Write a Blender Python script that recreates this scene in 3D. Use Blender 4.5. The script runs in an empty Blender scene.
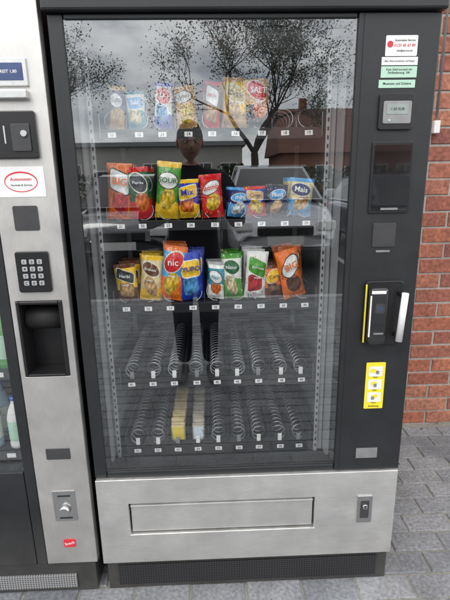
import bpy, bmesh, math, random
from mathutils import Vector, Matrix, noise
random.seed(7)
R=math.radians
sc=bpy.context.scene
col=sc.collection
sc.view_settings.view_transform='Standard'; sc.view_settings.look='None'; sc.view_settings.exposure=0

# ------------------------------------------------------------------ materials
def nd(nt,t,**k):
    n=nt.nodes.new(t)
    for a,b in k.items():
        if a=='inp':
            for i,v in b.items(): n.inputs[i].default_value=v
        else: setattr(n,a,b)
    return n
def mixc(nt,fac,a,b):
    n=nt.nodes.new('ShaderNodeMix'); n.data_type='RGBA'
    for sock,v in ((n.inputs[0],fac),(n.inputs[6],a),(n.inputs[7],b)):
        if isinstance(v,(float,int)): sock.default_value=v
        elif isinstance(v,tuple): sock.default_value=v if len(v)==4 else (*v,1)
        else: nt.links.new(v,sock)
    return n.outputs[2]
def c4(c): return (*c,1)
def mat(name,c,rough=.5,metal=0,var=.12,scale=40,bump=0.0,coat=0,stretch=(1,1,1),rvar=.08,spec=.5,island=None,dirt=0,dscale=3.2,foot=None):
    m=bpy.data.materials.new(name); m.use_nodes=True; nt=m.node_tree
    b=nt.nodes['Principled BSDF']
    tc=nd(nt,'ShaderNodeTexCoord'); mp=nd(nt,'ShaderNodeMapping'); mp.inputs['Scale'].default_value=stretch
    nt.links.new(tc.outputs['Object'],mp.inputs[0])
    nz=nd(nt,'ShaderNodeTexNoise',inp={'Scale':scale,'Detail':6})
    nt.links.new(mp.outputs[0],nz.inputs['Vector'])
    lo=tuple(max(0,x*(1-var*2)) for x in c); hi=tuple(min(1,x*(1+var*2)) for x in c)
    out=mixc(nt,nz.outputs['Fac'],lo,hi)
    if island:
        g=nd(nt,'ShaderNodeNewGeometry'); rp=nd(nt,'ShaderNodeValToRGB')
        rp.color_ramp.interpolation='LINEAR'
        els=rp.color_ramp.elements
        while len(els)<len(island): els.new(.5)
        for i,cc in enumerate(island):
            els[i].position=i/(len(island)-1); els[i].color=c4(cc)
        nt.links.new(g.outputs['Random Per Island'],rp.inputs[0])
        mm=nd(nt,'ShaderNodeMapRange',inp={'From Min':.25,'From Max':.75,'To Min':1-var*2,'To Max':1+var*2})
        nt.links.new(nz.outputs['Fac'],mm.inputs[0])
        vm=nd(nt,'ShaderNodeVectorMath',operation='SCALE')
        nt.links.new(rp.outputs[0],vm.inputs[0]); nt.links.new(mm.outputs[0],vm.inputs['Scale'])
        out=vm.outputs[0]
    mr=nd(nt,'ShaderNodeMapRange',inp={'To Min':max(.02,rough-rvar),'To Max':min(1,rough+rvar)})
    rout=mr.outputs[0]
    if dirt:
        dn=nd(nt,'ShaderNodeTexNoise',inp={'Scale':dscale,'Detail':9,'Roughness':.65}); nt.links.new(tc.outputs['Object'],dn.inputs['Vector'])
        dr=nd(nt,'ShaderNodeMapRange',inp={'From Min':.35,'From Max':.65,'To Min':1-dirt,'To Max':1+dirt*.5}); nt.links.new(dn.outputs['Fac'],dr.inputs[0])
        dv=nd(nt,'ShaderNodeVectorMath',operation='SCALE'); nt.links.new(out,dv.inputs[0]); nt.links.new(dr.outputs[0],dv.inputs['Scale']); out=dv.outputs[0]
        ra=nd(nt,'ShaderNodeMapRange',inp={'From Min':.35,'From Max':.65,'To Min':-.07,'To Max':.07}); nt.links.new(dn.outputs['Fac'],ra.inputs[0])
        rs=nd(nt,'ShaderNodeMath',operation='ADD'); rs.use_clamp=True; nt.links.new(mr.outputs[0],rs.inputs[0]); nt.links.new(ra.outputs[0],rs.inputs[1]); rout=rs.outputs[0]
    if foot:   # splash dust towards the ground
        z0,col_,amt=foot
        sx=nd(nt,'ShaderNodeSeparateXYZ'); nt.links.new(tc.outputs['Object'],sx.inputs[0])
        fz=nd(nt,'ShaderNodeMapRange',inp={'From Min':0,'From Max':z0,'To Min':amt,'To Max':0}); nt.links.new(sx.outputs[2],fz.inputs[0])
        fn=nd(nt,'ShaderNodeTexNoise',inp={'Scale':14,'Detail':8,'Roughness':.7}); nt.links.new(tc.outputs['Object'],fn.inputs['Vector'])
        fm=nd(nt,'ShaderNodeMath',operation='MULTIPLY'); nt.links.new(fz.outputs[0],fm.inputs[0]); nt.links.new(fn.outputs['Fac'],fm.inputs[1])
        out=mixc(nt,fm.outputs[0],out,col_)
    nt.links.new(out,b.inputs['Base Color'])
    nt.links.new(nz.outputs['Fac'],mr.inputs[0]); nt.links.new(rout,b.inputs['Roughness'])
    b.inputs['Metallic'].default_value=metal
    b.inputs['Specular IOR Level'].default_value=spec
    b.inputs['Coat Weight'].default_value=coat
    if bump:
        bp=nd(nt,'ShaderNodeBump',inp={'Strength':bump,'Distance':.002})
        nt.links.new(nz.outputs['Fac'],bp.inputs['Height']); nt.links.new(bp.outputs[0],b.inputs['Normal'])
    return m
def glassmat(name,base=.13,tint=(.93,.96,.95)):
    m=bpy.data.materials.new(name); m.use_nodes=True; nt=m.node_tree
    nt.nodes.remove(nt.nodes['Principled BSDF']); o=nt.nodes['Material Output']
    tr=nd(nt,'ShaderNodeBsdfTransparent'); tr.inputs[0].default_value=c4(tint)
    gl=nd(nt,'ShaderNodeBsdfGlossy'); gl.inputs['Roughness'].default_value=0.0; gl.inputs[0].default_value=(.95,.98,1,1)
    lw=nd(nt,'ShaderNodeLayerWeight',inp={'Blend':.5})
    p=nd(nt,'ShaderNodeMath',operation='POWER'); nt.links.new(lw.outputs['Facing'],p.inputs[0]); p.inputs[1].default_value=5
    mr=nd(nt,'ShaderNodeMapRange',inp={'To Min':base,'To Max':.9}); nt.links.new(p.outputs[0],mr.inputs[0])
    mx=nd(nt,'ShaderNodeMixShader'); nt.links.new(mr.outputs[0],mx.inputs[0]); nt.links.new(tr.outputs[0],mx.inputs[1]); nt.links.new(gl.outputs[0],mx.inputs[2])
    nt.links.new(mx.outputs[0],o.inputs[0]); return m

DUST=(.22,.20,.17)
M={}
M['black']=mat('powder_black',(.018,.020,.022),.40,0,.12,900,.2,dirt=.25,dscale=5,foot=(.35,DUST,.35))
M['black2']=mat('plastic_black',(.012,.012,.013),.35,0,.1,300,.05)
M['gloss']=mat('gloss_black',(.008,.009,.01),.06,0,.05,5,0,coat=1)
M['rub']=mat('rubber',(.010,.010,.010),.7)
M['steelH']=mat('brushed_steel_h',(.74,.73,.705),.40,.78,.09,60,.08,stretch=(.5,.5,14),rvar=.12,dirt=.10,dscale=6,foot=(.22,(.35,.33,.29),.35))
M['steelV']=mat('brushed_steel_v',(.64,.625,.60),.40,.78,.09,60,.08,stretch=(14,14,.5),rvar=.12,dirt=.10,dscale=6,foot=(.25,(.33,.31,.28),.35))
M['steel']=mat('steel_plain',(.6,.6,.59),.3,1,.05,100)
M['zinc']=mat('zinc_wire',(.27,.275,.285),.33,.9,.1,100)
M['tray']=mat('tray_grey',(.045,.048,.052),.45,.2,.1,50)
M['liner']=mat('liner_grey',(.30,.31,.32),.5,0,.05,20)
M['linerback']=mat('liner_back',(.07,.073,.078),.6,0,.05,20)  # darker than the side liner: shade of the unlit depth painted in
M['rail']=mat('rail_light',(.42,.43,.44),.4,.3,.05,50)
M['white']=mat('label_white',(.78,.78,.76),.5,0,.03,100)
M['whiteg']=mat('plastic_white',(.75,.75,.73),.25,0,.03,100)
M['lgreen']=mat('label_green',(.45,.66,.52),.5,0,.03,100)
M['red']=mat('label_red',(.65,.03,.05),.45,0,.03,100)
M['yellow']=mat('label_yellow',(.85,.72,.04),.4,0,.03,100)
M['dark']=mat('ink_dark',(.02,.02,.025),.6)
M['grey']=mat('plate_grey',(.27,.27,.27),.45,.3)
M['dgrey']=mat('plate_dark_grey',(.05,.05,.052),.45,.1)
M['lcd']=mat('lcd_grey',(.28,.32,.30),.2)
M['lcdb']=mat('lcd_blue',(.06,.09,.20),.2)
M['glass']=glassmat('door_glass',.17,(.97,.985,.98))
M['mortar']=mat('mortar',(.38,.35,.31),.95,0,.15,60,.6,dirt=.25)
M['brick']=mat('brick_face',(.38,.14,.09),.9,0,.22,60,1.6,dirt=.22,
   island=[(.42,.15,.085),(.33,.11,.068),(.38,.155,.10),(.29,.10,.068),(.43,.185,.115),(.35,.12,.075),(.25,.09,.07),(.40,.135,.08)])
M['paver']=mat('paver',(.2,.2,.21),.85,0,.18,75,1.4,dirt=.32,
   island=[(.145,.152,.165),(.215,.22,.23),(.175,.18,.192),(.245,.248,.255),(.195,.20,.212)])
M['sand']=mat('joint_sand',(.24,.23,.20),.95,0,.25,120,.6,dirt=.3)
M['asphalt']=mat('asphalt',(.06,.06,.062),.9,0,.2,30,.8)
M['line']=mat('road_paint',(.7,.7,.68),.7,0,.1,10)
M['kerb']=mat('kerb_stone',(.32,.32,.31),.85,0,.12,20,.5)
M['grass']=mat('grass',(.06,.10,.03),.95,0,.3,3,.6)
M['bark']=mat('bark',(.06,.05,.042),.9,0,.25,20,1)
M['leaf']=mat('leaf',(.10,.12,.05),.7,0,.3,4)
M['hedge']=mat('hedge_leaf',(.035,.06,.02),.8,0,.4,6)

# ------------------------------------------------------------------ helpers
def link(o,parent=None):
    col.objects.link(o)
    if parent is not None: o.parent=parent
    return o
def empty(name,loc=(0,0,0)):
    o=bpy.data.objects.new(name,None); o.location=loc; o.empty_display_size=.2; col.objects.link(o); return o
def mesh_obj(name,v,f,mats,parent=None,smooth=False,mi=None):
    me=bpy.data.meshes.new(name); me.from_pydata(v,[],f); me.update()
    for m in (mats if isinstance(mats,(list,tuple)) else [mats]): me.materials.append(m)
    if mi: me.polygons.foreach_set('material_index',mi)
    if smooth: me.polygons.foreach_set('use_smooth',[True]*len(me.polygons))
    o=bpy.data.objects.new(name,me); return link(o,parent)
def box(name,x0,x1,y0,y1,z0,z1,m,parent=None,bev=0.0,seg=2):
    bm=bmesh.new(); bmesh.ops.create_cube(bm,size=1)
    for v in bm.verts:
        v.co=Vector(((x0+x1)/2+v.co.x*(x1-x0),(y0+y1)/2+v.co.y*(y1-y0),(z0+z1)/2+v.co.z*(z1-z0)))
    if bev: bmesh.ops.bevel(bm,geom=bm.edges[:],offset=bev,segments=seg,affect='EDGES',profile=.5)
    me=bpy.data.meshes.new(name); bm.to_mesh(me); bm.free(); me.materials.append(m)
    o=bpy.data.objects.new(name,me); return link(o,parent)
def sheet(name,x0,x1,z0,z1,hx0,hx1,hz0,hz1,yf,yb,m,parent):
    v=[]
    for y in (yf,yb):
        v+=[(x0,y,z0),(x1,y,z0),(x1,y,z1),(x0,y,z1),(hx0,y,hz0),(hx1,y,hz0),(hx1,y,hz1),(hx0,y,hz1)]
    f=[]
    for i in range(4):
        j=(i+1)%4
        f.append((i,j,4+j,4+i)); f.append((8+i,12+i,12+j,8+j)); f.append((i,8+i,8+j,j)); f.append((4+i,4+j,12+j,12+i))
    o=mesh_obj(name,v,f,m,parent)
    md=o.modifiers.new('b','BEVEL'); md.width=.0025; md.segments=2; md.limit_method='ANGLE'; md.angle_limit=R(50)
    return o
def rplate(name,cx,cz,w,h,yf,th,r,m,parent=None,bev=0.0,rot=0):
    pts=[]; r=min(r,w/2-1e-4,h/2-1e-4)
    for qx,qz,a0 in ((1,1,0),(-1,1,90),(-1,-1,180),(1,-1,270)):
        for k in range(6):
            a=R(a0+k*18)
            pts.append((qx*(w/2-r)+r*math.cos(a),qz*(h/2-r)+r*math.sin(a)))
    cr,sr=math.cos(rot),math.sin(rot)
    pts=[(cx+x*cr-z*sr,cz+x*sr+z*cr) for x,z in pts]; n=len(pts)
    v=[(x,yf,z) for x,z in pts]+[(x,yf+th,z) for x,z in pts]
    f=[tuple(range(n)),tuple(range(2*n-1,n-1,-1))]+[(i,n+i,n+(i+1)%n,(i+1)%n) for i in range(n)]
    o=mesh_obj(name,v,f,m,parent)
    if bev:
        md=o.modifiers.new('b','BEVEL'); md.width=bev; md.segments=2; md.limit_method='ANGLE'; md.angle_limit=R(50)
    return o
def text(name,s,x,y,z,size,m,parent=None,rot=0,sx=1):
    cu=bpy.data.curves.new(name,'FONT'); cu.body=s; cu.size=size; cu.align_x='CENTER'; cu.align_y='CENTER'; cu.offset=size*.012
    cu.resolution_u=2; cu.materials.append(m)
    o=bpy.data.objects.new(name,cu); o.location=(x,y,z); o.rotation_euler=(R(90),rot,0); o.scale=(sx,1,1)
    return link(o,parent)
def cyl(name,p0,p1,r0,r1,m,parent=None,n=24,smooth=True):
    v,f=[],[]; tube(v,f,Vector(p0),Vector(p1),r0,r1,n,caps=True)
    o=mesh_obj(name,v,f,m,parent)
    if smooth:
        me=o.data
        me.polygons.foreach_set('use_smooth',[len(p.vertices)==4 for p in me.polygons])
    return o
def tube(v,f,a,b,ra,rb,n=6,caps=False):
    d=(b-a).normalized(); u=d.orthogonal().normalized(); w=d.cross(u); s=len(v)
    for p,r in ((a,ra),(b,rb)):
        for i in range(n):
            t=2*math.pi*i/n; v.append(tuple(p+u*(r*math.cos(t))+w*(r*math.sin(t))))
    for i in range(n): f.append((s+i,s+(i+1)%n,s+n+(i+1)%n,s+n+i))
    if caps: f.append(tuple(s+i for i in reversed(range(n)))); f.append(tuple(s+n+i for i in range(n)))

# ------------------------------------------------------------------ block arrays (pavers / bricks)
def blocks(name,U0,U1,V0,V1,du,dv,gap,ch,depth,mapper,m,parent=None,jit=.001,half=True):
    v,f=[],[]
    nv=int(round((V1-V0)/dv))
    for j in range(nv):
        off=(du/2 if (j%2 and half) else 0)+random.uniform(-.004,.004)
        u=U0-off
        while u<U1-1e-6:
            a=max(u,U0)+gap/2; b=min(u+du,U1)-gap/2
            c=V0+j*dv+gap/2; d=V0+(j+1)*dv-gap/2
            u+=du
            if b-a<.02: continue
            k=random.uniform(-jit,jit); t1=random.uniform(-jit,jit)*.6
            e=[random.uniform(-.0014,.0014) for _ in range(4)]
            a+=e[0]; b+=e[1]; c+=e[2]; d+=e[3]
            s=len(v)
            for (p,q) in ((a,c),(b,c),(b,d),(a,d)): v.append(mapper(p,q,-depth))
            for (p,q) in ((a,c),(b,c),(b,d),(a,d)): v.append(mapper(p,q,-ch+k))
            for (p,q) in ((a+ch,c+ch),(b-ch,c+ch),(b-ch,d-ch),(a+ch,d-ch)): v.append(mapper(p,q,k+t1*(1 if p>a+2*ch else -1)))
            f.append((s+8,s+9,s+10,s+11))
            for i in range(4):
                n2=(i+1)%4
                f.append((s+i,s+n2,s+4+n2,s+4+i)); f.append((s+4+i,s+4+n2,s+8+n2,s+8+i))
    return mesh_obj(name,v,f,m,parent)

# ground
gnd=mesh_obj('ground',[(-300,-300,-.12),(300,-300,-.12),(300,300,-.12),(-300,300,-.12)],[(0,1,2,3)],M['asphalt'])
pv=empty('pavement')
blocks('paving_blocks',-5,5,-4.0,1.04,.2,.1002,.0065,.004,.03,lambda u,v,d:(u,v,d),M['paver'],pv,jit=.0014)
box('sand_bed',-5,5,-4.0,1.04,-.119,-.005,M['sand'],pv)
V,F=[],[]
for k in range(900):
    near=random.random()<.35
    x=random.uniform(-.9,2.2); y=(1.04-abs(random.gauss(0,.04))) if near else random.uniform(-1.0,1.03)
    s=len(V); r=random.uniform(.0015,.0045) if random.random()<.93 else random.uniform(.007,.013); a=random.uniform(0,6.28)
    for q in range(4):
        V.append((x+r*math.cos(a+q*1.57)*(1 if q%2 else .5),y+r*math.sin(a+q*1.57)*(1 if q%2 else .5),.0025+random.uniform(0,.3)*r))
    F.append((s,s+1,s+2,s+3))
mesh_obj('leaf_litter',V,F,mat('dry_leaf',(.10,.075,.04),.9,0,.35,8),pv)
for i in range(10):
    box('kerb_%d'%i,-5+i,-4+i-.008,-4.13,-4.004,-.119,.004,M['kerb'],pv,.008)
wl=empty('brick_wall')
blocks('bricks',-5,5,0,3.32,.25,.083,.011,.003,.02,lambda u,v,d:(u,1.04-d,v),M['brick'],wl,jit=.0018)
box('mortar_core',-5,5,1.045,1.34,-.1,3.32,M['mortar'],wl)
box('coping',-5.05,5.05,1.0,1.40,3.323,3.40,M['kerb'],wl,.008)
jb=empty('junction_box')
box('cover',1.118,1.150,1.008,1.036,1.63,1.69,M['whiteg'],jb,.004)
cyl('conduit',(1.134,1.022,1.69),(1.134,1.022,3.3),.006,.006,M['grey'],jb,12)

# ------------------------------------------------------------------ MAIN VENDING MACHINE
vm=empty('vending_machine')
def b(n,*a,**k): return box(n,*a,parent=vm,**k)
X0,X1=-.406,.626
b('side_left',X0,X0+.03,.03,.88,.118,1.845,M['black'])
b('side_right',X1-.03,X1,.03,.88,.118,1.845,M['black'])
b('back_panel',X0+.03,X1-.03,.85,.88,.118,1.845,M['black'])
b('top_cap',X0-.008,X1+.008,-.022,.89,1.847,1.93,M['black'],bev=.006)
b('door_frame_left',X0,-.366,-.0,.06,.463,1.845,M['black'],bev=.004)
b('door_frame_top',-.364,.402,-.0,.06,1.832,1.845,M['black'],bev=.003)
b('door_frame_bottom',-.364,.402,-.0,.06,.463,.485,M['black'],bev=.003)
b('control_column',.404,X1,-.004,.06,.463,1.845,M['black'],bev=.004)
b('column_groove',.418,.4195,-.0048,-.003,.47,1.84,M['rub'])
mesh_obj('door_glass',[(-.366,.006,.484),(.404,.006,.484),(.404,.006,1.833),(-.366,.006,1.833)],[(0,1,2,3)],M['glass'],vm)
for nm,a in (('gasket_l',(-.366,-.354,.008,.03,.485,1.832)),('gasket_r',(.390,.404,.008,.03,.485,1.832)),
             ('gasket_t',(-.354,.390,.008,.03,1.818,1.832)),('gasket_b',(-.354,.390,.008,.03,.485,.499))):
    b(nm,*a,M['rub'])
b('liner_left',-.375,-.358,.061,.84,.47,1.83,M['liner'])
b('liner_right',.392,.41,.061,.84,.47,1.83,M['liner'])
b('liner_back',-.357,.391,.72,.74,.47,1.83,M['linerback'])
b('liner_top',-.357,.391,.061,.719,1.81,1.83,M['liner'])
b('liner_floor',-.357,.391,.061,.719,.43,.46,M['tray'])
b('delivery_bin',-.30,.34,.10,.6,.20,.22,M['rub'])
for sx,xx in (('l',-.342),('r',.362)):
    b('rail_'+sx,xx-.006,xx+.006,.105,.112,.47,1.80,M['rail'])
    v,f=[],[]
    for k in range(52):
        z=.49+k*.025; s=len(v)
        v+=[(xx-.0025,.1035,z),(xx+.0025,.1035,z),(xx+.0025,.1035,z+.011),(xx-.0025,.1035,z+.011)]; f.append((s,s+1,s+2,s+3))
    mesh_obj('rail_slots_'+sx,v,f,M['dark'],vm)
    b('rail_back_'+sx,xx-.009,xx+.009,.60,.607,.47,1.80,M['rail'])
b('cable_duct',.372,.388,.12,.15,.47,1.80,M['liner'])
SZ=[1.57,1.30,1.03,.76,.50]
SX0,SX1=-.318,.345; pitch=(SX1-SX0)/9
for si,z in enumerate(SZ):
    b('tray_%d'%si,SX0,SX1,.125,.64,z-.006,z,M['tray'])
    b('tray_front_%d'%si,SX0,SX1,.112,.120,z-.026,z+.006,M['black2'],bev=.001)
    b('tray_sideL_%d'%si,SX0-.004,SX0-.001,.12,.64,z-.02,z+.05,M['zinc'])
    b('tray_sideR_%d'%si,SX1+.001,SX1+.004,.12,.64,z-.02,z+.05,M['zinc'])
    dh=.034 if si<3 else .060
    for k in range(1,9):
        b('divider_%d_%d'%(si,k),SX0+k*pitch-.0008,SX0+k*pitch+.0008,.14,.63,z+.001,z+dh,M['tray'] if si>2 else M['zinc'])
    cu=bpy.data.curves.new('coils_%d'%si,'CURVE'); cu.dimensions='3D'; cu.bevel_depth=.0029 if si>2 else .0020; cu.bevel_resolution=1; cu.materials.append(M['zinc'])
    for k in range(9):
        r=.029 if si<3 else .0235
        cx=SX0+(k+.5)*pitch; turns=17 if si>2 else 8
        n=turns*13; sp=cu.splines.new('POLY'); sp.points.add(n)
        ph=random.uniform(-.6,.6); hd_=1 if k%2 else -1
        for i in range(n+1):
            a=hd_*2*math.pi*i/13+ph-math.pi/2
            sp.points[i].co=(cx+r*math.cos(a),.135+.46*i/n,z+r+.006+r*math.sin(a),1)
    link(bpy.data.objects.new('coils_%d'%si,cu),vm)
    for k in range(9):
        cx=SX0+(k+.5)*pitch+random.uniform(-.004,.004)
        rplate('price_tag_%d_%d'%(si,k),cx,z-.010,.024,.014,.1105,.001,.001,M['white'],vm,rot=random.uniform(-.04,.04))
        text('price_%d_%d'%(si,k),'%d%d'%(si+1,k+1),cx,.1098,z-.010,.012,M['dark'],vm)
        if si>2:
            b('coil_clip_%d_%d'%(si,k),cx-.007,cx+.007,.126,.132,z+.004,z+.030,M['whiteg'] if (k*7+si)%3 else M['grey'],bev=.001)

ST=M['steelH']
sheet('steel_panel',X0+.002,X1-.004,.122,.461,-.300,.340,.240,.366,-.012,.03,ST,vm)
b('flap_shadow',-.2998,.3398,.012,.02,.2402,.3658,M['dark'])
b('flap',-.294,.334,-.004,.010,.2465,.3575,ST,bev=.003)
b('flap_lip',-.294,.334,-.010,-.0042,.3495,.3575,ST,bev=.002)
rplate('lock_plate',.514,.312,.052,.108,-.0165,.004,.004,M['steel'],vm,.001)
rplate('lock_recess',.514,.312,.030,.070,-.0175,.001,.004,M['dgrey'],vm)
cyl('lock_cylinder',(.514,-.017,.325),(.514,-.023,.325),.010,.009,M['steel'],vm)
b('lock_slot',.5125,.5155,-.0236,-.0229,.319,.331,M['dark'])
b('plinth',X0+.012,X1-.012,.0,.86,.001,.118,M['black'],bev=.002)
gm=bpy.data.materials.new('perforated_black'); gm.use_nodes=True; nt=gm.node_tree; pb=nt.nodes['Principled BSDF']
tc=nd(nt,'ShaderNodeTexCoord'); vo=nd(nt,'ShaderNodeVectorMath',operation='SCALE'); vo.inputs['Scale'].default_value=110
fr=nd(nt,'ShaderNodeVectorMath',operation='FRACTION'); sb=nd(nt,'ShaderNodeVectorMath',operation='SUBTRACT'); sb.inputs[1].default_value=(.5,.5,.5)
ml=nd(nt,'ShaderNodeVectorMath',operation='MULTIPLY'); ml.inputs[1].default_value=(1,0,1); ln=nd(nt,'ShaderNodeVectorMath',operation='LENGTH')
lt=nd(nt,'ShaderNodeMath',operation='LESS_THAN'); lt.inputs[1].default_value=.32
L=nt.links.new
L(tc.outputs['Object'],vo.inputs[0]);L(vo.outputs[0],fr.inputs[0]);L(fr.outputs[0],sb.inputs[0]);L(sb.outputs[0],ml.inputs[0]);L(ml.outputs[0],ln.inputs[0]);L(ln.outputs['Value'],lt.inputs[0])
L(mixc(nt,lt.outputs[0],(.03,.03,.032),(.003,.003,.003)),pb.inputs['Base Color']); pb.inputs['Roughness'].default_value=.5
b('plinth_grille',X0+.05,X1-.05,-.004,-.001,.018,.104,gm)

# control column items
rplate('sticker_company',.522,1.764,.086,.050,-.0055,.001,.003,M['white'],vm)
cyl('sticker_logo',(.491,-.0057,1.768),(.491,-.0062,1.768),.008,.008,M['red'],vm)
for i,s in enumerate(('Automaten Service','0123 45 67 89','info@service.de')):
    text('sticker_text_%d'%i,s,.531,-.0060,1.777-i*.0125,(.0072,.0098,.0066)[i],M['red'] if i==1 else M['dark'],vm)
rplate('sticker_a',.520,1.727,.098,.020,-.0055,.001,.001,M['white'],vm)
text('sticker_a_text','Bitte Ware entnehmen und Klappe',.520,-.0060,1.727,.0058,M['dark'],vm)
rplate('sticker_b',.520,1.7005,.098,.028,-.0055,.001,.001,M['lgreen'],vm)
text('sticker_b_text','Kein Geld zurueck bei\nFehlbedienung  24h',.520,-.0060,1.7025,.0078,M['dark'],vm)
rplate('sticker_c',.517,1.671,.100,.020,-.0055,.001,.001,M['lgreen'],vm)
text('sticker_c_text','Muenzen und Scheine',.517,-.0060,1.6715,.0088,M['dark'],vm)
rplate('reader_bezel',.519,1.600,.096,.094,-.012,.009,.008,M['black2'],vm,.002)
rplate('reader_face',.521,1.598,.078,.058,-.0145,.003,.005,M['grey'],vm,.001)
rplate('reader_screen',.521,1.606,.060,.026,-.0155,.001,.002,M['lcd'],vm)
text('reader_text','1.50 EUR',.521,-.0159,1.606,.010,M['dark'],vm)
rplate('reader_led',.500,1.578,.006,.004,-.0155,.001,.001,M['lgreen'],vm)
rplate('display_frame',.520,1.424,.120,.198,-.009,.006,.006,M['black2'],vm,.002)
rplate('display_glass',.520,1.424,.104,.180,-.0102,.001,.003,M['gloss'],vm)
rplate('display_label',.520,1.338,.05,.006,-.0108,.0005,.001,M['grey'],vm)
rplate('sensor_plate',.513,1.262,.068,.070,-.0075,.004,.005,M['dgrey'],vm,.001)
rplate('sensor_strip',.513,1.214,.042,.006,-.0065,.003,.002,M['grey'],vm)
rplate('card_reader_base',.524,1.023,.118,.205,-.016,.013,.014,M['black2'],vm,.003)
rplate('card_reader_rim',.468,1.023,.004,.185,-.0185,.004,.001,M['yellow'],vm)
rplate('card_reader_body',.502,1.018,.056,.180,-.036,.020,.012,M['gloss'],vm,.005)
rplate('card_reader_top',.500,1.095,.044,.010,-.038,.003,.002,M['whiteg'],vm,.001)
rplate('card_reader_side',.4775,1.02,.004,.13,-.0375,.003,.001,M['white'],vm)
rplate('card_reader_slot',.507,.965,.030,.005,-.0372,.002,.001,M['grey'],vm)
rplate('card_reader_icon',.507,1.045,.030,.030,-.0365,.001,.006,M['dgrey'],vm)
text('card_reader_wave',')))',.507,-.0371,1.045,.018,M['lcdb'],vm)
cyl('pull_handle',(.565,-.052,.945),(.573,-.052,1.095),.010,.010,M['whiteg'],vm)
cyl('handle_foot_top',(.572,-.052,1.085),(.572,-.010,1.085),.007,.008,M['black2'],vm)
cyl('handle_foot_bottom',(.566,-.052,.955),(.566,-.010,.955),.007,.008,M['black2'],vm)
rplate('sticker_yellow',.520,.776,.062,.162,-.0055,.001,.003,M['yellow'],vm)
for i in range(3):
    rplate('pictogram_%d'%i,.520,.826-i*.045,.044,.034,-.0062,.0006,.002,M['white'],vm)
    rplate('pictogram_ink_%d'%i,.512+i*.005,.829-i*.045,.018,.013,-.0067,.0004,.003,M['yellow'],vm,rot=.3*i-.3)
    rplate('pictogram_ink2_%d'%i,.526-i*.005,.823-i*.045,.010,.012,-.0069,.0004,.002,M['grey'],vm)
    text('pictogram_text_%d'%i,('Wahl','Geld','Ware')[i],.520,-.0067,.806-i*.045,.007,M['dark'],vm)
text('yellow_text','Anleitung',.520,-.0063,.704,.009,M['dark'],vm)
rplate('type_plate',.510,.529,.072,.038,-.0055,.001,.002,M['grey'],vm)

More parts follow.
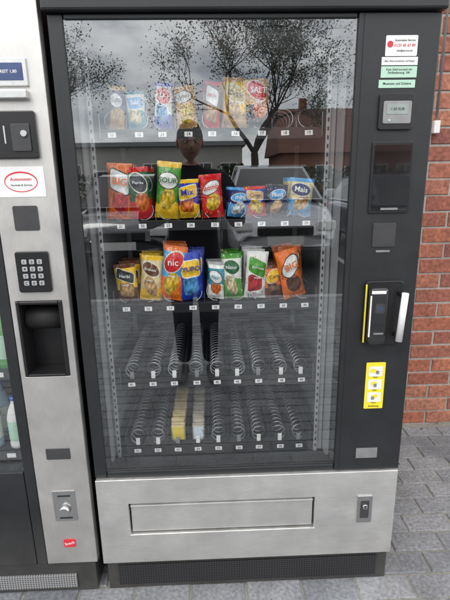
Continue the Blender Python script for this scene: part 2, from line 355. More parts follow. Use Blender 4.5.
# ------------------------------------------------------------------ SNACK BAGS
def bagmat(i,base,band,bt,logo,lc,photo,pc):
    m=bpy.data.materials.new('snack_wrap_%d'%i); m.use_nodes=True; nt=m.node_tree; L=nt.links.new
    b_=nt.nodes['Principled BSDF']; tc=nd(nt,'ShaderNodeTexCoord')
    uv=tc.outputs['UV']
    nz=nd(nt,'ShaderNodeTexNoise',inp={'Scale':2.2,'Detail':2}); L(uv,nz.inputs['Vector'])
    sp=nd(nt,'ShaderNodeSeparateXYZ'); L(uv,sp.inputs[0])
    ad=nd(nt,'ShaderNodeMath',operation='MULTIPLY_ADD'); L(nz.outputs['Fac'],ad.inputs[0]); ad.inputs[1].default_value=.5; L(sp.outputs[1],ad.inputs[2])
    ls=nd(nt,'ShaderNodeMath',operation='LESS_THAN'); L(ad.outputs[0],ls.inputs[0]); ls.inputs[1].default_value=bt+.25
    c=mixc(nt,ls.outputs[0],base,band)
    gt=nd(nt,'ShaderNodeMath',operation='GREATER_THAN'); L(sp.outputs[1],gt.inputs[0]); gt.inputs[1].default_value=.90
    c=mixc(nt,gt.outputs[0],c,band)
    v3=nd(nt,'ShaderNodeTexVoronoi',inp={'Scale':5.0+i%4}); L(uv,v3.inputs['Vector'])
    l3=nd(nt,'ShaderNodeMath',operation='LESS_THAN'); L(v3.outputs['Distance'],l3.inputs[0]); l3.inputs[1].default_value=.16
    c=mixc(nt,l3.outputs[0],c,pc)
    def ell(cx,cz,a,bb,rot=0):
        mp=nd(nt,'ShaderNodeMapping'); mp.vector_type='TEXTURE'
        mp.inputs['Location'].default_value=(cx,cz,0); mp.inputs['Rotation'].default_value=(0,0,rot); mp.inputs['Scale'].default_value=(a,bb,1)
        L(uv,mp.inputs[0]); 
        if i%3==1:   # rounded-rectangular panel instead of an oval
            ab=nd(nt,'ShaderNodeVectorMath',operation='ABSOLUTE'); L(mp.outputs[0],ab.inputs[0]); sx=nd(nt,'ShaderNodeSeparateXYZ'); L(ab.outputs[0],sx.inputs[0])
            p1=nd(nt,'ShaderNodeMath',operation='POWER'); L(sx.outputs[0],p1.inputs[0]); p1.inputs[1].default_value=6
            p2=nd(nt,'ShaderNodeMath',operation='POWER'); L(sx.outputs[1],p2.inputs[0]); p2.inputs[1].default_value=6
            s_=nd(nt,'ShaderNodeMath',operation='ADD'); L(p1.outputs[0],s_.inputs[0]); L(p2.outputs[0],s_.inputs[1]); val=s_.outputs[0]
        else:
            ln=nd(nt,'ShaderNodeVectorMath',operation='LENGTH'); L(mp.outputs[0],ln.inputs[0]); val=ln.outputs['Value']
        l2=nd(nt,'ShaderNodeMath',operation='LESS_THAN'); L(val,l2.inputs[0]); l2.inputs[1].default_value=1; return l2.outputs[0]
    vo=nd(nt,'ShaderNodeTexVoronoi',inp={'Scale':9.0}); L(uv,vo.inputs['Vector'])
    pcol=mixc(nt,vo.outputs['Distance'],tuple(min(1,x*1.3) for x in pc),tuple(x*.2 for x in pc))
    c=mixc(nt,ell(*photo),c,pcol)
    c=mixc(nt,ell(logo[0],logo[1],logo[2]*1.1,logo[3]*1.14,logo[4]),c,(.75,.72,.62) if sum(lc)<1.6 else (.05,.04,.05))
    c=mixc(nt,ell(*logo),c,lc)
    L(c,b_.inputs['Base Color']); b_.inputs['Roughness'].default_value=.28; b_.inputs['Coat Weight'].default_value=.3
    n2=nd(nt,'ShaderNodeTexNoise',inp={'Scale':7,'Detail':3,'Distortion':1.5}); L(uv,n2.inputs['Vector'])
    bp=nd(nt,'ShaderNodeBump',inp={'Strength':.9,'Distance':.006}); L(n2.outputs['Fac'],bp.inputs['Height']); L(bp.outputs[0],b_.inputs['Normal'])
    return m
def bagmesh(name,w,h,t,m,seed):
    nx,nz=14,22; v=[];f=[];uvs=[]
    def T(a,c):
        e=max(0,(.92-abs(c))/.92)
        return t/2*(max(0,1-abs(a)**2.6)**.6)*min(1,(e*1.9))**.55 if e>0 else 0
    for s in (-1,1):
        for j in range(nz+1):
            c=-1+2*j/nz
            for i in range(nx+1):
                a=-1+2*i/nx
                tt=T(a,c)
                nn=noise.noise(Vector((a*2.2+seed*3.1,c*3+seed,s)))*.22*tt*2
                ww=w/2*(1-.06*(1-c*c)+.03*noise.noise(Vector((seed,c*4,a))))
                y=s*(tt+nn)
                if abs(c)>.91: y+=.0009*math.sin(a*28)+.004*noise.noise(Vector((a*1.3,seed,c)))
                v.append((a*ww,y+ (s*.0003),c*h/2+ h/2)); uvs.append((a*.5+.5,c*.5+.5))
    N=(nx+1)*(nz+1)
    for s in (0,1):
        for j in range(nz):
            for i in range(nx):
                q=[s*N+j*(nx+1)+i,s*N+j*(nx+1)+i+1,s*N+(j+1)*(nx+1)+i+1,s*N+(j+1)*(nx+1)+i]
                f.append(tuple(q if s==0 else q[::-1]))
    me=bpy.data.meshes.new(name); me.from_pydata(v,[],f); me.update(); me.materials.append(m)
    ul=me.uv_layers.new(name='UVMap')
    for lp in me.loops: ul.data[lp.index].uv=uvs[lp.vertex_index]
    me.polygons.foreach_set('use_smooth',[True]*len(me.polygons))
    return me
W=(.80,.80,.77); K=(.02,.02,.025); RD=(.62,.012,.015); OR=(.80,.16,.008); YL=(.85,.52,.015); BL=(.01,.04,.42); NV=(.008,.02,.13)
GR=(.06,.30,.02); DG=(.01,.12,.04); TN=(.62,.36,.13); BR=(.14,.045,.015); TL=(.01,.26,.36); CR=(.70,.58,.32); LB=(.07,.34,.68)
BG=[(-.274,.046,.120,0,NV,TN,W,TN,'NUSS',NV,4),(-.211,.056,.108,0,W,TL,LB,CR,'Salz',W,-3),(-.135,.056,.132,0,W,BL,RD,LB,'KEKS',W,3),
(-.061,.064,.122,0,TN,TN,W,YL,'Choco',BR,-5),(.012,.050,.132,0,BR,RD,W,TN,'Milch',RD,4),(.082,.078,.142,0,YL,TN,CR,TN,'Chips',BR,3),(.158,.076,.150,0,TN,K,RD,OR,'SALT',W,-5),
(-.285,.076,.172,1,OR,OR,W,RD,'BIG',OR,3),(-.213,.068,.160,1,DG,RD,K,OR,'Paprika',W,-4),(-.138,.076,.175,1,GR,YL,W,YL,'SOUR',DG,6),
(-.063,.070,.120,1,BL,YL,YL,OR,'Mix',BL,-2),(.013,.072,.135,1,RD,RD,W,YL,'Bomb',RD,-4),(.088,.066,.092,1,NV,LB,LB,W,'mini',W,6),
(.152,.064,.094,1,BL,RD,TN,YL,'Crisp',K,-5),(.216,.062,.100,1,NV,K,LB,TN,'Nuts',W,3),(.286,.078,.118,1,CR,LB,NV,TN,'Mais',W,6),
(-.276,.072,.125,2,YL,BR,K,TN,'Haribi',W,-4),(-.205,.074,.150,2,CR,YL,BR,TN,'Erdnuss',W,5),(-.137,.080,.182,2,LB,OR,RD,YL,'nic',W,8),
(-.062,.078,.160,2,BL,BL,YL,LB,'YUPO',BL,-4),(.014,.056,.115,2,TL,W,W,OR,'Fizz',TL,3),(.075,.066,.150,2,W,GR,DG,CR,'Natur',W,-3),
(.146,.074,.158,2,W,W,GR,RD,'Erdnuss',W,4),(.212,.060,.110,2,OR,BR,YL,BR,'Cara',BR,-5),(.283,.080,.165,2,OR,OR,W,BR,'BIG',OR,-13)]
def place(me,x,y,z,tilt,name='snack_bag',yaw=12):
    o=bpy.data.objects.new(name,me); o.location=(x,y,z); o.rotation_euler=(R(random.uniform(-6,2)),R(tilt),R(random.uniform(-yaw,yaw))); col.objects.link(o); return o
for i,(x,w,h,s,ba,bd,lg,pc,tx,tcn,tl) in enumerate(BG):
    rr=random.random
    logo=(.5,.66+.06*rr(),.40,.13+.05*rr(),random.uniform(-.3,.3)); ph=(.42+.2*rr(),.30+.06*rr(),.33,.19,random.uniform(-.5,.5))
    m=bagmat(i,ba,bd,random.choice((.25,.35,.45)),logo,lg,ph,pc)
    t=.046 if w>.06 else .034
    me=bagmesh('snack_bag_mesh_%d'%i,w,h,t,m,i*1.7)
    z=SZ[s]+.010
    o=place(me,x,.150,z,tl)
    tm=mat('print_%d'%i,tcn,.4)
    sz=min(.26*h,w*1.05/max(3,len(tx))*1.12)
    # text stands just proud of the foil
    text('print_text_%d'%i,tx,0,-t/2-.0052,h*logo[1],sz,tm,o,rot=-logo[4]*.6)
    text('print_small_%d'%i,'snack',0,-t/2-.0045,h*.47,w*.13,tm,o)
    for q in range(2):
        place(me,x+random.uniform(-.004,.004),.205+q*.055,z,tl*.4+random.uniform(-3,3))
def barrow(x,c1,c2,n,w=.050,h=.062,txt=''):
    v,f,mi=[],[],[]
    for k in range(n):
        y=.148+k*.019; a=random.uniform(-.004,.004); hh=h*random.uniform(.93,1.04); s=len(v); xs=x+random.uniform(-.002,.002)
        prof=[(-w/2,0),(w/2,0),(w/2,hh),(-w/2,hh)]
        for yy,sc_ in ((y-.006,.8),(y,1.0),(y+.006,.8)):
            for px,pz in prof: v.append((xs+px*sc_,yy+a*pz/hh*2,SZ[4]+.006+hh/2+(pz-hh/2)*(.86 if sc_<1 else 1)))
        f+= [(s,s+1,s+2,s+3),(s+11,s+10,s+9,s+8)]; mi+=[0 if k else 1,0]
        for r_ in (0,4):
            for i in range(4): f.append((s+r_+i,s+r_+4+i,s+r_+4+(i+1)%4,s+r_+(i+1)%4)); mi.append(0)
    return mesh_obj('snack_bars',v,f,[mat('bar_a',c1,.4,var=.25,scale=30),mat('bar_b',c2,.35,var=.1)],None,mi=mi)
barrow(-.134,(.55,.43,.22),(.75,.58,.06),22)
barrow(-.060,(.40,.36,.30),(.55,.60,.66),20,.044,.058)

# ------------------------------------------------------------------ SECOND VENDING MACHINE (left)
v2=empty('vending_machine')
def b2(n,*a,**k): return box(n,*a,parent=v2,**k)
A0,A1=-1.50,-.426
SV=M['steelV']
b2('side_right',A1-.022,A1-.002,.03,.86,.10,1.93,M['black'])
b2('side_left',A0,A0+.02,.03,.86,.10,1.93,M['black'])
b2('back_panel',A0+.02,A1-.022,.84,.86,.10,1.93,M['black'])
b2('top_cap',A0,A1,-.01,.87,1.932,1.98,M['black'],bev=.004)
sheet('steel_column',-.600,A1,.125,1.930,-.584,-.448,.8422,1.0858,-.006,.028,SV,v2)
b2('pocket_back',-.584,-.448,.07,.08,.8422,1.0858,M['black2'])
rim=[('pocket_rim_l',-.5838,-.574,.8424,1.0856),('pocket_rim_r',-.458,-.4482,.8424,1.0856),('pocket_rim_t',-.574,-.458,1.076,1.0856),('pocket_rim_b',-.574,-.458,.8424,.852)]
for n_,xa,xb,za,zb in rim: b2(n_,xa,xb,-.011,.07,za,zb,M['black2'],bev=.003)
cyl('pocket_flap',(-.57,.045,1.02),(-.462,.045,1.02),.035,.035,M['rub'],v2)
b2('glass_frame_right',-.637,-.602,-.004,.05,.122,1.93,M['black'],bev=.003)
b2('glass_frame_left',A0,A0+.04,-.004,.05,.122,1.93,M['black'],bev=.003)
b2('glass_frame_top',A0+.042,-.639,-.004,.05,1.86,1.93,M['black'],bev=.003)
b2('lower_door',A0+.042,-.639,-.004,.05,.122,.498,M['black'],bev=.003)
mesh_obj('door_glass',[(A0+.04,.004,.497),(-.637,.004,.497),(-.637,.004,1.861),(A0+.04,.004,1.861)],[(0,1,2,3)],M['glass'],v2)
b2('liner_right',-.628,-.612,.051,.80,.47,1.86,M['liner'])
b2('liner_back',A0+.03,-.63,.55,.57,.47,1.86,M['linerback'])
b2('plinth',A0+.01,A1-.01,.0,.84,.001,.121,M['black'])
gm2=gm.copy(); gm2.name='perforated_grey'
for n_ in gm2.node_tree.nodes:
    if n_.type=='MIX': n_.inputs[6].default_value=(.28,.28,.28,1); n_.inputs[7].default_value=(.05,.05,.05,1)
b2('plinth_grille',A0+.03,-.505,-.008,-.001,.02,.075,gm2)
for si,z in enumerate((.53,.83,1.13,1.43)):
    b2('shelf_%d'%si,A0+.05,-.632,.07,.54,z-.01,z,M['tray']); b2('shelf_edge_%d'%si,A0+.05,-.632,.062,.069,z-.024,z+.008,M['tray'])
    for k in range(9): rplate('price_tag_%d_%d'%(si,k),-.70-k*.088,z-.008,.03,.016,.0605,.001,.001,M['white'],v2)
def bottle(x,y,z,h,r,body,cap,label,i):
    prof=[(0,0),(.85,.0),(1,.02),(1,.10),(.94,.13),(1,.17),(1,.55),(.96,.62),(.75,.74),(.42,.86),(.36,.90),(.36,.93)]
    v,f,mi=[],[],[]; n=20
    def ring(rr,zz):
        for q in range(n): v.append((rr*math.cos(2*math.pi*q/n),rr*math.sin(2*math.pi*q/n),zz))
    P=[(a*r,c*h,0) for a,c in prof]+[(.36*r,.93*h,1),(.44*r,.93*h,1),(.44*r,1.0*h,1),(0.01,1.0*h,1)]
    for a,c,_ in P: ring(a,c)
    for k in range(len(P)-1):
        for q in range(n):
            f.append((k*n+q,k*n+(q+1)%n,(k+1)*n+(q+1)%n,(k+1)*n+q))
            mi.append(1 if P[k][2] else (2 if 5<=k<=5 else 0))
    o=mesh_obj('drink_bottle',v,f,[body,cap,label],None,True,mi); o.location=(x,y,z); return o
bm_=[mat('bottle_water',(.35,.50,.60),.12,coat=.5),mat('bottle_cola',(.05,.02,.012),.12,coat=.5),mat('bottle_milk',(.72,.72,.70),.3),mat('bottle_green',(.12,.35,.10),.12,coat=.5),mat('bottle_orange',(.75,.32,.04),.12,coat=.5)]
cp=[mat('cap_blue',(.05,.20,.60),.35),M['red'],M['whiteg'],mat('cap_green',(.04,.3,.1),.35)]
lb=[M['white'],M['red'],mat('label_blue',(.04,.15,.5),.4),M['yellow'],M['lgreen']]
seq=[(2,0,4),(0,0,0),(3,3,4),(1,1,1),(4,2,3),(0,0,2),(2,3,4),(1,1,0),(3,2,3)]
for si,z in enumerate((.53,.83,1.13,1.43)):
    for k in range(9):
        a,c,d=seq[(k+si*2)%9]
        for q in range(2): bottle(-.690-k*.086,.115+q*.08,z,.215 if (k+si)%3 else .19,.031,bm_[a],cp[c],lb[d],k)
b2('display_bezel',-.575,-.468,-.014,-.0062,1.672,1.742,M['steel'],bev=.003)
rplate('display',-.520,1.708,.084,.042,-.0155,.001,.002,M['lcdb'],v2)
text('display_text','BEREIT 1,80',-.520,-.016,1.708,.011,M['white'],v2)
b2('display_ledge',-.58,-.470,-.028,-.0063,1.640,1.664,M['steel'],bev=.004)
rplate('coin_unit',-.522,1.552,.122,.122,-.020,.0135,.006,M['black2'],v2,.003)
rplate('coin_slot_plate',-.500,1.545,.050,.070,-.024,.003,.004,M['dgrey'],v2,.001)
cyl('coin_lock',(-.49,-.021,1.555),(-.49,-.030,1.555),.009,.008,M['steel'],v2)
b2('coin_slot',-.545,-.541,-.0215,-.0198,1.53,1.575,M['steel'])
rplate('sticker_round',-.521,1.430,.130,.082,-.0075,.001,.002,M['white'],v2)
v,f=[],[]
n=40
for k in range(n):
    a=2*math.pi*k/n; w_=.0025+.002*max(0,math.sin(a))
    for rr in (0,1): v.append((-.521+(.046-rr*w_)*math.cos(a),-.0079,1.430+(.028-rr*w_)*math.sin(a)))
f=[(2*k,2*((k+1)%n),2*((k+1)%n)+1,2*k+1) for k in range(n)]
mesh_obj('sticker_ring',v,f,M['red'],v2)
text('sticker_t1','Automaten',-.521,-.0080,1.437,.013,M['red'],v2); text('sticker_t2','Vertrieb & Service',-.521,-.0080,1.421,.008,M['dark'],v2)
rplate('card_plate',-.520,1.330,.070,.070,-.0085,.002,.006,M['dgrey'],v2,.001)
rplate('keypad_bezel',-.517,1.175,.096,.122,-.014,.0075,.008,M['black2'],v2,.003)
for r_ in range(4):
    for c_ in range(3):
        rplate('key_%d_%d'%(r_,c_),-.539+c_*.022,1.206-r_*.021,.015,.014,-.0175,.003,.003,M['rail'],v2,.001)
        text('key_t_%d_%d'%(r_,c_),'123456789C0E'[r_*3+c_],-.539+c_*.022,-.0178,1.206-r_*.021,.012,M['dark'],v2)
rplate('small_plate',-.515,.566,.078,.040,-.0085,.002,.003,M['dgrey'],v2,.001)
rplate('coin_return_plate',-.514,.365,.076,.120,-.0085,.002,.004,M['steel'],v2,.001)
cyl('return_knob',(-.514,-.009,.352),(-.514,-.026,.352),.019,.016,M['steel'],v2)
rplate('return_slot',-.514,.405,.044,.006,-.0092,.001,.002,M['dark'],v2)
rplate('return_slot2',-.514,.318,.044,.006,-.0092,.001,.002,M['dark'],v2)
rplate('red_badge',-.514,.212,.040,.032,-.0085,.002,.005,M['red'],v2)
text('red_badge_text','Snack',-.514,-.0089,.212,.015,M['white'],v2,rot=-.25)

# ------------------------------------------------------------------ MAN with smartphone
def skin(name,verts,edges,rad,root,sub=2):
    me=bpy.data.meshes.new(name); me.from_pydata(verts,edges,[]); me.update()
    o=bpy.data.objects.new(name,me); col.objects.link(o)
    o.modifiers.new('s','SKIN'); sl=me.skin_vertices[0].data
    for i,r in enumerate(rad): sl[i].radius=r if isinstance(r,tuple) else (r,r); sl[i].use_root=(i==root)
    m=o.modifiers.new('u','SUBSURF'); m.levels=sub; m.render_levels=sub
    dg=bpy.context.evaluated_depsgraph_get(); dg.update(); ev=o.evaluated_get(dg); nm=bpy.data.meshes.new_from_object(ev)
    bpy.data.objects.remove(o); return nm
PX,PY=-.115,-1.80
man=empty('man')
M['jacket']=mat('jacket_navy',(.008,.009,.015),.85,0,.25,25,.8,spec=.2); M['jeans']=mat('jeans',(.012,.016,.030),.85,0,.25,60,.6,spec=.2)
M['skin']=mat('skin',(.42,.25,.18),.5,0,.05,20); M['hair']=mat('hair',(.02,.015,.011),.8,0,.3,90,1,spec=.2); M['shoe']=mat('shoe',(.02,.02,.02),.5)
S=[(0,0,.95),(0,0,1.10),(0,0,1.28),(0,0,1.42),(0,.01,1.50),(0,.03,1.56)]
Rr=[(.17,.12),(.175,.12),(.20,.13),(.175,.105),(.068,.064),(.058,.058)]
E=[(0,1),(1,2),(2,3),(3,4),(4,5)]
for s in (-1,1):
    n=len(S)
    wx=(.170 if s>0 else .010)
    S+=[(s*.20,0,1.41),(s*.285,.06,1.27),(s*.30,.15,1.15),((s*.30+wx)/2+s*.02,.28,1.22),(wx,.400,1.30)]
    Rr+=[.080,.068,.058,.050,.034]; E+=[(3,n),(n,n+1),(n+1,n+2),(n+2,n+3),(n+3,n+4)]
    n=len(S)
    S+=[(s*.09,0,.86),(s*.095,.01,.66),(s*.095,.015,.49),(s*.095,-.005,.30),(s*.095,-.02,.10)]
    Rr+=[(.10,.10),.092,.075,.068,.056]; E+=[(0,n),(n,n+1),(n+1,n+2),(n+2,n+3),(n+3,n+4)]
me=skin('body',S,E,Rr,0); me.materials.clear()
for m_ in (M['jacket'],M['jeans'],M['skin']): me.materials.append(m_)
for p in me.polygons:
    c=p.center; p.use_smooth=True
    p.material_index=1 if c.z<.86 else (2 if (c.z>1.52 and abs(c.x)<.09) else 0)
o=bpy.data.objects.new('body',me); o.location=(PX,PY,0); link(o,man)
for s in (-1,1):
    me=skin('shoe',[(0,-.03,.055),(0,.07,.05),(0,.16,.035),(0,.21,.03)],[(0,1),(1,2),(2,3)],[(.042,.045),(.045,.045),(.045,.032),(.035,.022)],0)
    me.materials.clear(); me.materials.append(M['shoe'])
    for vv in me.vertices: vv.co.z=max(vv.co.z,.004)
    o=bpy.data.objects.new('shoe',me); o.location=(PX+s*.10,PY-.02,0); o.rotation_euler=(0,0,-s*.12); link(o,man)
bm=bmesh.new(); bmesh.ops.create_icosphere(bm,subdivisions=5,radius=1)
mats_=[M['skin'],M['hair'],mat('lips',(.36,.14,.12),.5)]
def ishair(x,y,z): return z>.40-.25*abs(x) or (y<.15 and z>-.25 and not(abs(x)>.8 and z<.1))
flag=bm.verts.layers.int.new('h')
for v_ in bm.verts:
    d=v_.co.copy(); x,y,z=d
    jaw=1-.30*max(0,-z)**1.4
    px=x*.079*jaw; py=y*.098*(1-.14*max(0,-z)*(1 if y<0 else .2)); pz=z*.122
    if y>0:
        py+=.026*math.exp(-((x/.15)**2))*math.exp(-(((z+.12)/.16)**2))
        py-=.010*math.exp(-(((abs(x)-.40)/.17)**2)-(((z-.06)/.13)**2))
        py+=.006*math.exp(-((x/.5)**2)-(((z-.22)/.08)**2))
        py+=.007*math.exp(-((x/.22)**2)-(((z+.46)/.06)**2))
        py+=.010*math.exp(-((x/.3)**2)-(((z+.82)/.16)**2))
    if ishair(x,y,z):
        k=1.08+.04*noise.noise(d*6); px*=k;py*=k;pz*=k; v_[flag]=1
    v_.co=Vector((px,py,pz))
for f_ in bm.faces:
    c=f_.calc_center_median(); x,y,z=c.x/.077,c.y/.098,c.z/.122
    f_.smooth=True
    f_.material_index=1 if sum(v_[flag] for v_ in f_.verts)>=1 else (2 if y>.6 and abs(x)<.28 and abs(z+.46)<.055 else 0)
me=bpy.data.meshes.new('head'); bm.to_mesh(me); bm.free()
for m_ in mats_: me.materials.append(m_)
hd=bpy.data.objects.new('head',me); hd.location=(PX,PY+.07,1.665); hd.rotation_euler=(R(-12),0,R(-8)); link(hd,man)
def ico(name,loc,scale,m,parent):
    bm=bmesh.new(); bmesh.ops.create_icosphere(bm,subdivisions=3,radius=1)
    for q in bm.verts: q.co=Vector((q.co.x*scale[0],q.co.y*scale[1],q.co.z*scale[2]))
    for q in bm.faces: q.smooth=True
    me=bpy.data.meshes.new(name); bm.to_mesh(me); bm.free(); me.materials.append(m)
    o=bpy.data.objects.new(name,me); o.location=loc; return link(o,parent)
for s in (-1,1):
    ico('eye',(s*.031,.080,.008),(.012,.010,.008),M['whiteg'],hd); ico('iris',(s*.031,.0885,.008),(.005,.003,.005),M['dark'],hd)
    ico('ear',(s*.081,-.005,-.012),(.009,.020,.033),M['skin'],hd)
    ico('eyebrow',(s*.031,.094,.030),(.017,.004,.004),M['hair'],hd)
ph=empty('smartphone')
box('phone_body',-.056,.016,-1.342,-1.334,1.300,1.447,M['gloss'],ph,.003)
box('camera_bump',-.012,.013,-1.3338,-1.331,1.412,1.444,M['black2'],ph,.001)
for s in (-1,1):
    ex=(.016 if s>0 else -.056)
    def q(dx,y,z): return (ex+s*dx,y,z)
    P=[q(.052,-1.400,1.300),q(.036,-1.375,1.322),q(.020,-1.352,1.335)]
    rad=[.027,(.024,.020),(.017,.022)]; Ed=[(0,1),(1,2)]
    me=skin('palm',P,Ed,rad,0); me.materials.clear(); me.materials.append(M['skin'])
    for p in me.polygons: p.use_smooth=True
    link(bpy.data.objects.new('palm',me),man)
    for k in range(4):
        z=1.372-k*.0185; ln=(.044,.052,.047,.036)[k]
        P=[q(.026,-1.362,z-.004),q(.012,-1.338,z),q(-.004,-1.3255,z+.001),q(-.004-ln*.45,-1.3245,z),q(-.004-ln*.75,-1.3255,z-.001)]
        me=skin('finger',P,[(0,1),(1,2),(2,3),(3,4)],[.010,.009,.0085,.008,.0068],0); me.materials.clear(); me.materials.append(M['skin'])
        for p in me.polygons: p.use_smooth=True
        link(bpy.data.objects.new('finger_%d'%k,me),man)
    P=[q(.036,-1.378,1.325),q(.022,-1.372,1.350),q(.002,-1.360,1.372),q(-.014,-1.352,1.388)]
    me=skin('thumb',P,[(0,1),(1,2),(2,3)],[.013,.0115,.010,.0078],0); me.materials.clear(); me.materials.append(M['skin'])
    for p in me.polygons: p.use_smooth=True
    link(bpy.data.objects.new('thumb',me),man)

# ------------------------------------------------------------------ surroundings seen in reflections
def make_tree(name,loc,H,seed,leafn=7,lm=None):
    rnd=random.Random(seed); V,F=[],[]; LV,LF=[],[]
    def grow(p,d,l,r,lev):
        k=3 if lev<3 else 2
        for _ in range(k):
            d2=(d+Vector((rnd.uniform(-.16,.16),rnd.uniform(-.16,.16),rnd.uniform(-.05,.14)))).normalized()
            p2=p+d2*(l/k); r2=r*(.86 if lev<5 else .7)
            tube(V,F,p,p2,r,r2,8 if lev<2 else (5 if lev<4 else 3)); p,d,r=p2,d2,r2
            if lev>=2 and lev<6 and rnd.random()<.5: sub(p,d,l*.55,r*.5,lev+1)
        if lev<6:
            for _ in range(4 if lev==0 else (3 if lev<3 else 2)): sub(p,d,l*(.72 if lev else .6),r*.68,lev+1)
        if lev>=5:
            for _ in range(leafn):
                c=p+Vector((rnd.gauss(0,.13),rnd.gauss(0,.13),rnd.gauss(0,.13))); s=len(LV); sz=rnd.uniform(.018,.038)
                a=Vector((rnd.gauss(0,1),rnd.gauss(0,1),rnd.gauss(0,1))).normalized(); bb=a.orthogonal().normalized()
                LV.extend([tuple(c-a*sz),tuple(c+bb*sz*.6),tuple(c+a*sz),tuple(c-bb*sz*.6)]); LF.append((s,s+1,s+2,s+3))
    def sub(p,d,l,r,lev):
        ax=d.orthogonal().normalized(); ax.rotate(Matrix.Rotation(rnd.uniform(0,2*math.pi),3,d))
        an=rnd.uniform(.45,.95); d2=d.copy(); d2.rotate(Matrix.Rotation(an,3,ax)); d2.z+=.10; d2.normalize()
        grow(p,d2,l*rnd.uniform(.8,1.15),max(r,.006),lev)
    grow(Vector((0,0,-.1)),Vector((0,0,1)),H*.28,H*.019,0)
    t=empty(name,loc)
    mesh_obj('trunk_and_branches',V,F,M['bark'],t); mesh_obj('leaves',LV,LF,lm or M['leaf'],t)
    return t
make_tree('tree',(1.6,-12.0,-.12),8.6,4,5)
make_tree('tree',(-4.6,-13.0,-.12),8.0,11,4)
make_tree('tree',(9.5,-17,-.12),8.5,5,4)
rnd=random.Random(2); V,F=[],[]
for k in range(14000):
    x=rnd.uniform(-30,30); z=rnd.uniform(0,1)**.7*(1.9+.5*noise.noise(Vector((x*.5,0,0)))); y=-19+rnd.uniform(-.5,.5)*(1-.25*z)
    c=Vector((x,y,z-.1)); a=Vector((rnd.gauss(0,1),rnd.gauss(0,1),rnd.gauss(0,1))).normalized()*rnd.uniform(.06,.12); bb=a.orthogonal()*.7; s=len(V)
    V+= [tuple(c-a),tuple(c+bb),tuple(c+a),tuple(c-bb)]; F.append((s,s+1,s+2,s+3))
mesh_obj('hedge',V,F,M['hedge'])
mesh_obj('grass_verge',[(-60,-22,-.112),(60,-22,-.112),(60,-17.8,-.112),(-60,-17.8,-.112)],[(0,1,2,3)],M['grass'])
V,F=[],[]
for k in range(9):
    x=-11+k*2.7; s=len(V); V+=[(x-.06,-10.6,-.116),(x+.06,-10.6,-.116),(x+.06,-5.8,-.116),(x-.06,-5.8,-.116)]; F.append((s,s+1,s+2,s+3))
mesh_obj('parking_lines',V,F,M['line'])

def car(loc,rot,c,sz=1.0):
    root=empty('parked_car',loc); root.rotation_euler=(0,0,rot); root.scale=(sz**.5,sz**.5,sz)
    paint=mat('car_paint',c,.25,.3,.02,5,coat=1); gl=M['gloss']
    st=[(-2.12,.62,.70,.45),(-2.05,.86,.80,.3),(-1.7,.95,.87,.22),(-.9,.96,.89,.2),(.2,.95,.89,.2),(1.0,.92,.88,.2),(1.6,.82,.84,.22),(2.0,.68,.76,.28),(2.12,.52,.66,.38)]
    V,F=[],[]
    for x,zt,hw,zb in st:
        r=[(.90*hw,zb),(hw,zb+.18*(zt-zb)),(hw,zb+.62*(zt-zb)),(.95*hw,zt-.06),(.82*hw,zt)]
        for y,z in r+[(-y,z) for y,z in reversed(r)]: V.append((x,y,z))
    n=10
    for k in range(len(st)-1):
        for i in range(n): F.append((k*n+i,k*n+(i+1)%n,(k+1)*n+(i+1)%n,(k+1)*n+i))
    F.append(tuple(range(n))); F.append(tuple(range((len(st)-1)*n,len(st)*n))[::-1])
    o=mesh_obj('body_shell',V,F,paint,root,True); md=o.modifiers.new('s','SUBSURF'); md.levels=2; md.render_levels=2
    bm=bmesh.new()
    lo=[(-1.85,.76),(-.35,.80),(1.05,.76)]; hi=[(-1.40,.58),(-.40,.62),(.20,.58)]
    bl=[[bm.verts.new((x,s*y,.93)) for x,y in lo] for s in (1,-1)]; tp=[[bm.verts.new((x,s*y,1.45 if i==1 else 1.41)) for i,(x,y) in enumerate(hi)] for s in (1,-1)]
    win=[]
    for s in (0,1):
        for i in (0,1): win.append(bm.faces.new((bl[s][i],bl[s][i+1],tp[s][i+1],tp[s][i])))
    win.append(bm.faces.new((bl[0][0],bl[1][0],tp[1][0],tp[0][0]))); win.append(bm.faces.new((bl[0][2],bl[1][2],tp[1][2],tp[0][2])))
    for i in (0,1): bm.faces.new((tp[0][i],tp[0][i+1],tp[1][i+1],tp[1][i]))
    bmesh.ops.recalc_face_normals(bm,faces=bm.faces[:])
    bmesh.ops.inset_individual(bm,faces=win,thickness=.055,depth=-.008)
    for w_ in win: w_.material_index=1
    me=bpy.data.meshes.new('cabin'); bm.to_mesh(me); bm.free(); me.materials.append(paint); me.materials.append(gl)
    link(bpy.data.objects.new('cabin',me),root)
    for x in (-1.35,1.32):
        for s in (-1,1):
            cyl('wheel_arch',(x,s*.70,.33),(x,s*.892,.33),.37,.37,M['rub'],root)
            cyl('tyre',(x,s*.69,.32),(x,s*.90,.32),.32,.315,M['rub'],root); cyl('rim',(x,s*.88,.32),(x,s*.908,.32),.21,.20,M['steel'],root)
            for q_ in range(5):
                a=q_*2*math.pi/5; cyl('rim_gap',(x+.13*math.cos(a),s*.905,.32+.13*math.sin(a)),(x+.13*math.cos(a),s*.911,.32+.13*math.sin(a)),.035,.035,M['rub'],root,10)
    for s in (-1,1):
        box('headlight',1.93,2.08,s*.60-.13,s*.60+.13,.58,.70,M['whiteg'],root,.02); box('taillight',-2.13,-2.0,s*.64-.12,s*.64+.12,.68,.84,M['red'],root,.02)
        box('mirror',.72,.86,s*.93-.08,s*.93+.08,.95,1.07,paint,root,.03)
    box('plate_front',2.10,2.135,-.26,.26,.40,.51,M['white'],root); box('grille',2.06,2.125,-.4,.4,.53,.64,M['rub'],root,.01)
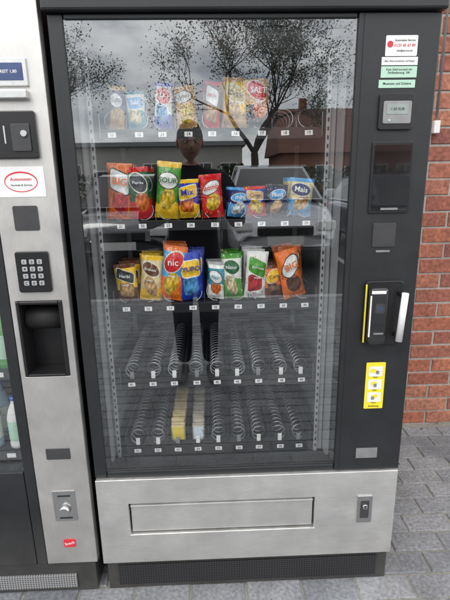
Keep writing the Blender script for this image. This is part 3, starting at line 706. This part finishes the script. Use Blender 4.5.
car((-1.55,-8.2,-.12),R(88),(.03,.035,.045),1.15); car((1.25,-8.2,-.12),R(91),(.55,.56,.58),1.25); car((3.9,-8.3,-.12),R(88),(.05,.07,.16),1.1)
car((6.6,-8.3,-.12),R(-90),(.30,.03,.03)); car((-4.3,-8.1,-.12),R(90),(.6,.6,.58),1.1)

def building(name,x0,x1,y,dep,h,wm,roof,rows,cols,gable):
    root=empty(name); 
    box('walls',x0,x1,y-dep,y,-.12,h,wm,root)
    wg=M['gloss']; sh=(h)/rows
    for r_ in range(rows):
        for c_ in range(cols):
            cxx=x0+(c_+.5)*(x1-x0)/cols; zz=r_*sh+sh*.52; ww=min(1.5,(x1-x0)/cols*.6)
            if r_==0 and c_==cols//2:
                box('door_frame',cxx-.6,cxx+.6,y+.003,y+.06,-.1,2.25,M['white'],root); box('door',cxx-.52,cxx+.52,y+.062,y+.08,-.08,2.15,M['dgrey'],root); continue
            box('window_frame_%d_%d'%(r_,c_),cxx-ww/2-.07,cxx+ww/2+.07,y+.003,y+.05,zz-.62,zz+.62,M['white'],root)
            for s in (-1,1): box('window_pane_%d_%d'%(r_,c_),cxx+s*ww/4-ww/4+.04,cxx+s*ww/4+ww/4-.04,y+.052,y+.06,zz-.54,zz+.54,wg,root)
            box('sill_%d_%d'%(r_,c_),cxx-ww/2-.12,cxx+ww/2+.12,y+.003,y+.14,zz-.71,zz-.625,M['kerb'],root)
    if gable:
        rh=dep*.42; V=[(x0-.4,y+.5,h-.1),(x1+.4,y+.5,h-.1),(x1+.4,y-dep-.5,h-.1),(x0-.4,y-dep-.5,h-.1),(x0-.4,y-dep/2,h+rh),(x1+.4,y-dep/2,h+rh)]
        mesh_obj('roof',V,[(0,1,5,4),(2,3,4,5),(0,4,3),(1,2,5),(0,3,2,1)],roof,root)
        box('chimney',x0+2,x0+2.6,y-dep/2-.3,y-dep/2+.3,h+rh*.6,h+rh+.8,wm,root)
    else:
        box('flat_roof',x0-.3,x1+.3,y-dep-.3,y+.5,h+.002,h+.35,roof,root)
br=mat('far_brick',(.30,.13,.09),.9,0,.15,3); rd=mat('render_cream',(.45,.43,.39),.9,0,.05,2); tile=mat('roof_tile',(.16,.07,.05),.8,0,.2,3); flat=mat('fascia',(.25,.26,.27),.7)
building('supermarket',-22,3,-40,14,4.2,rd,flat,1,11,False)
building('brick_house',6,17,-36,9,3.4,br,tile,1,5,True)
building('house',-40,-27,-38,9,5.4,rd,tile,2,5,True)

# ------------------------------------------------------------------ light
w=bpy.data.worlds.new('World'); sc.world=w; w.use_nodes=True; nt=w.node_tree; bg=nt.nodes['Background']
sky=nd(nt,'ShaderNodeTexSky'); sky.sky_type='NISHITA'; sky.sun_disc=False
el,rt=R(48),R(207); sky.sun_elevation=el; sky.sun_rotation=rt
tc=nd(nt,'ShaderNodeTexCoord'); mp=nd(nt,'ShaderNodeMapping'); mp.inputs['Scale'].default_value=(1,1,2.2); mp.inputs['Location'].default_value=(.3,.7,.2)
nt.links.new(tc.outputs['Generated'],mp.inputs[0])
nz=nd(nt,'ShaderNodeTexNoise',inp={'Scale':3.0,'Detail':8,'Roughness':.58,'Distortion':.3}); nt.links.new(mp.outputs[0],nz.inputs['Vector'])
rp=nd(nt,'ShaderNodeValToRGB'); rp.color_ramp.elements[0].position=.30; rp.color_ramp.elements[1].position=.52
nt.links.new(nz.outputs['Fac'],rp.inputs[0])
n2=nd(nt,'ShaderNodeTexNoise',inp={'Scale':4,'Detail':7,'Roughness':.6}); nt.links.new(mp.outputs[0],n2.inputs['Vector'])
r2=nd(nt,'ShaderNodeMapRange',inp={'From Min':.30,'From Max':.56}); nt.links.new(n2.outputs['Fac'],r2.inputs[0])
cc=mixc(nt,r2.outputs[0],(10,10.6,11.6),(24,24,24))
nt.links.new(mixc(nt,rp.outputs[0],sky.outputs[0],cc),bg.inputs['Color']); bg.inputs['Strength'].default_value=.125
sd=bpy.data.lights.new('sun','SUN'); sd.energy=.9; sd.angle=R(14); sd.color=(1,.96,.9)
so=bpy.data.objects.new('sun',sd); dirv=Vector((math.sin(rt)*math.cos(el),math.cos(rt)*math.cos(el),math.sin(el)))
so.rotation_euler=dirv.to_track_quat('Z','Y').to_euler(); so.location=(-4,-8,9); col.objects.link(so)

# ------------------------------------------------------------------ camera
cd=bpy.data.cameras.new('camera'); cam=bpy.data.objects.new('camera',cd); col.objects.link(cam)
cd.sensor_fit='HORIZONTAL'; cd.sensor_width=36; cd.lens=36; cd.clip_start=.01; cd.clip_end=1000
fw=Vector((.03,.9654,-.2606)).normalized(); up=Vector((.0243,.2601,.965)); rtv=fw.cross(up).normalized(); up=rtv.cross(fw)
cam.matrix_world=Matrix(((rtv.x,up.x,-fw.x,0),(rtv.y,up.y,-fw.y,-1.32),(rtv.z,up.z,-fw.z,1.43),(0,0,0,1)))
sc.camera=cam
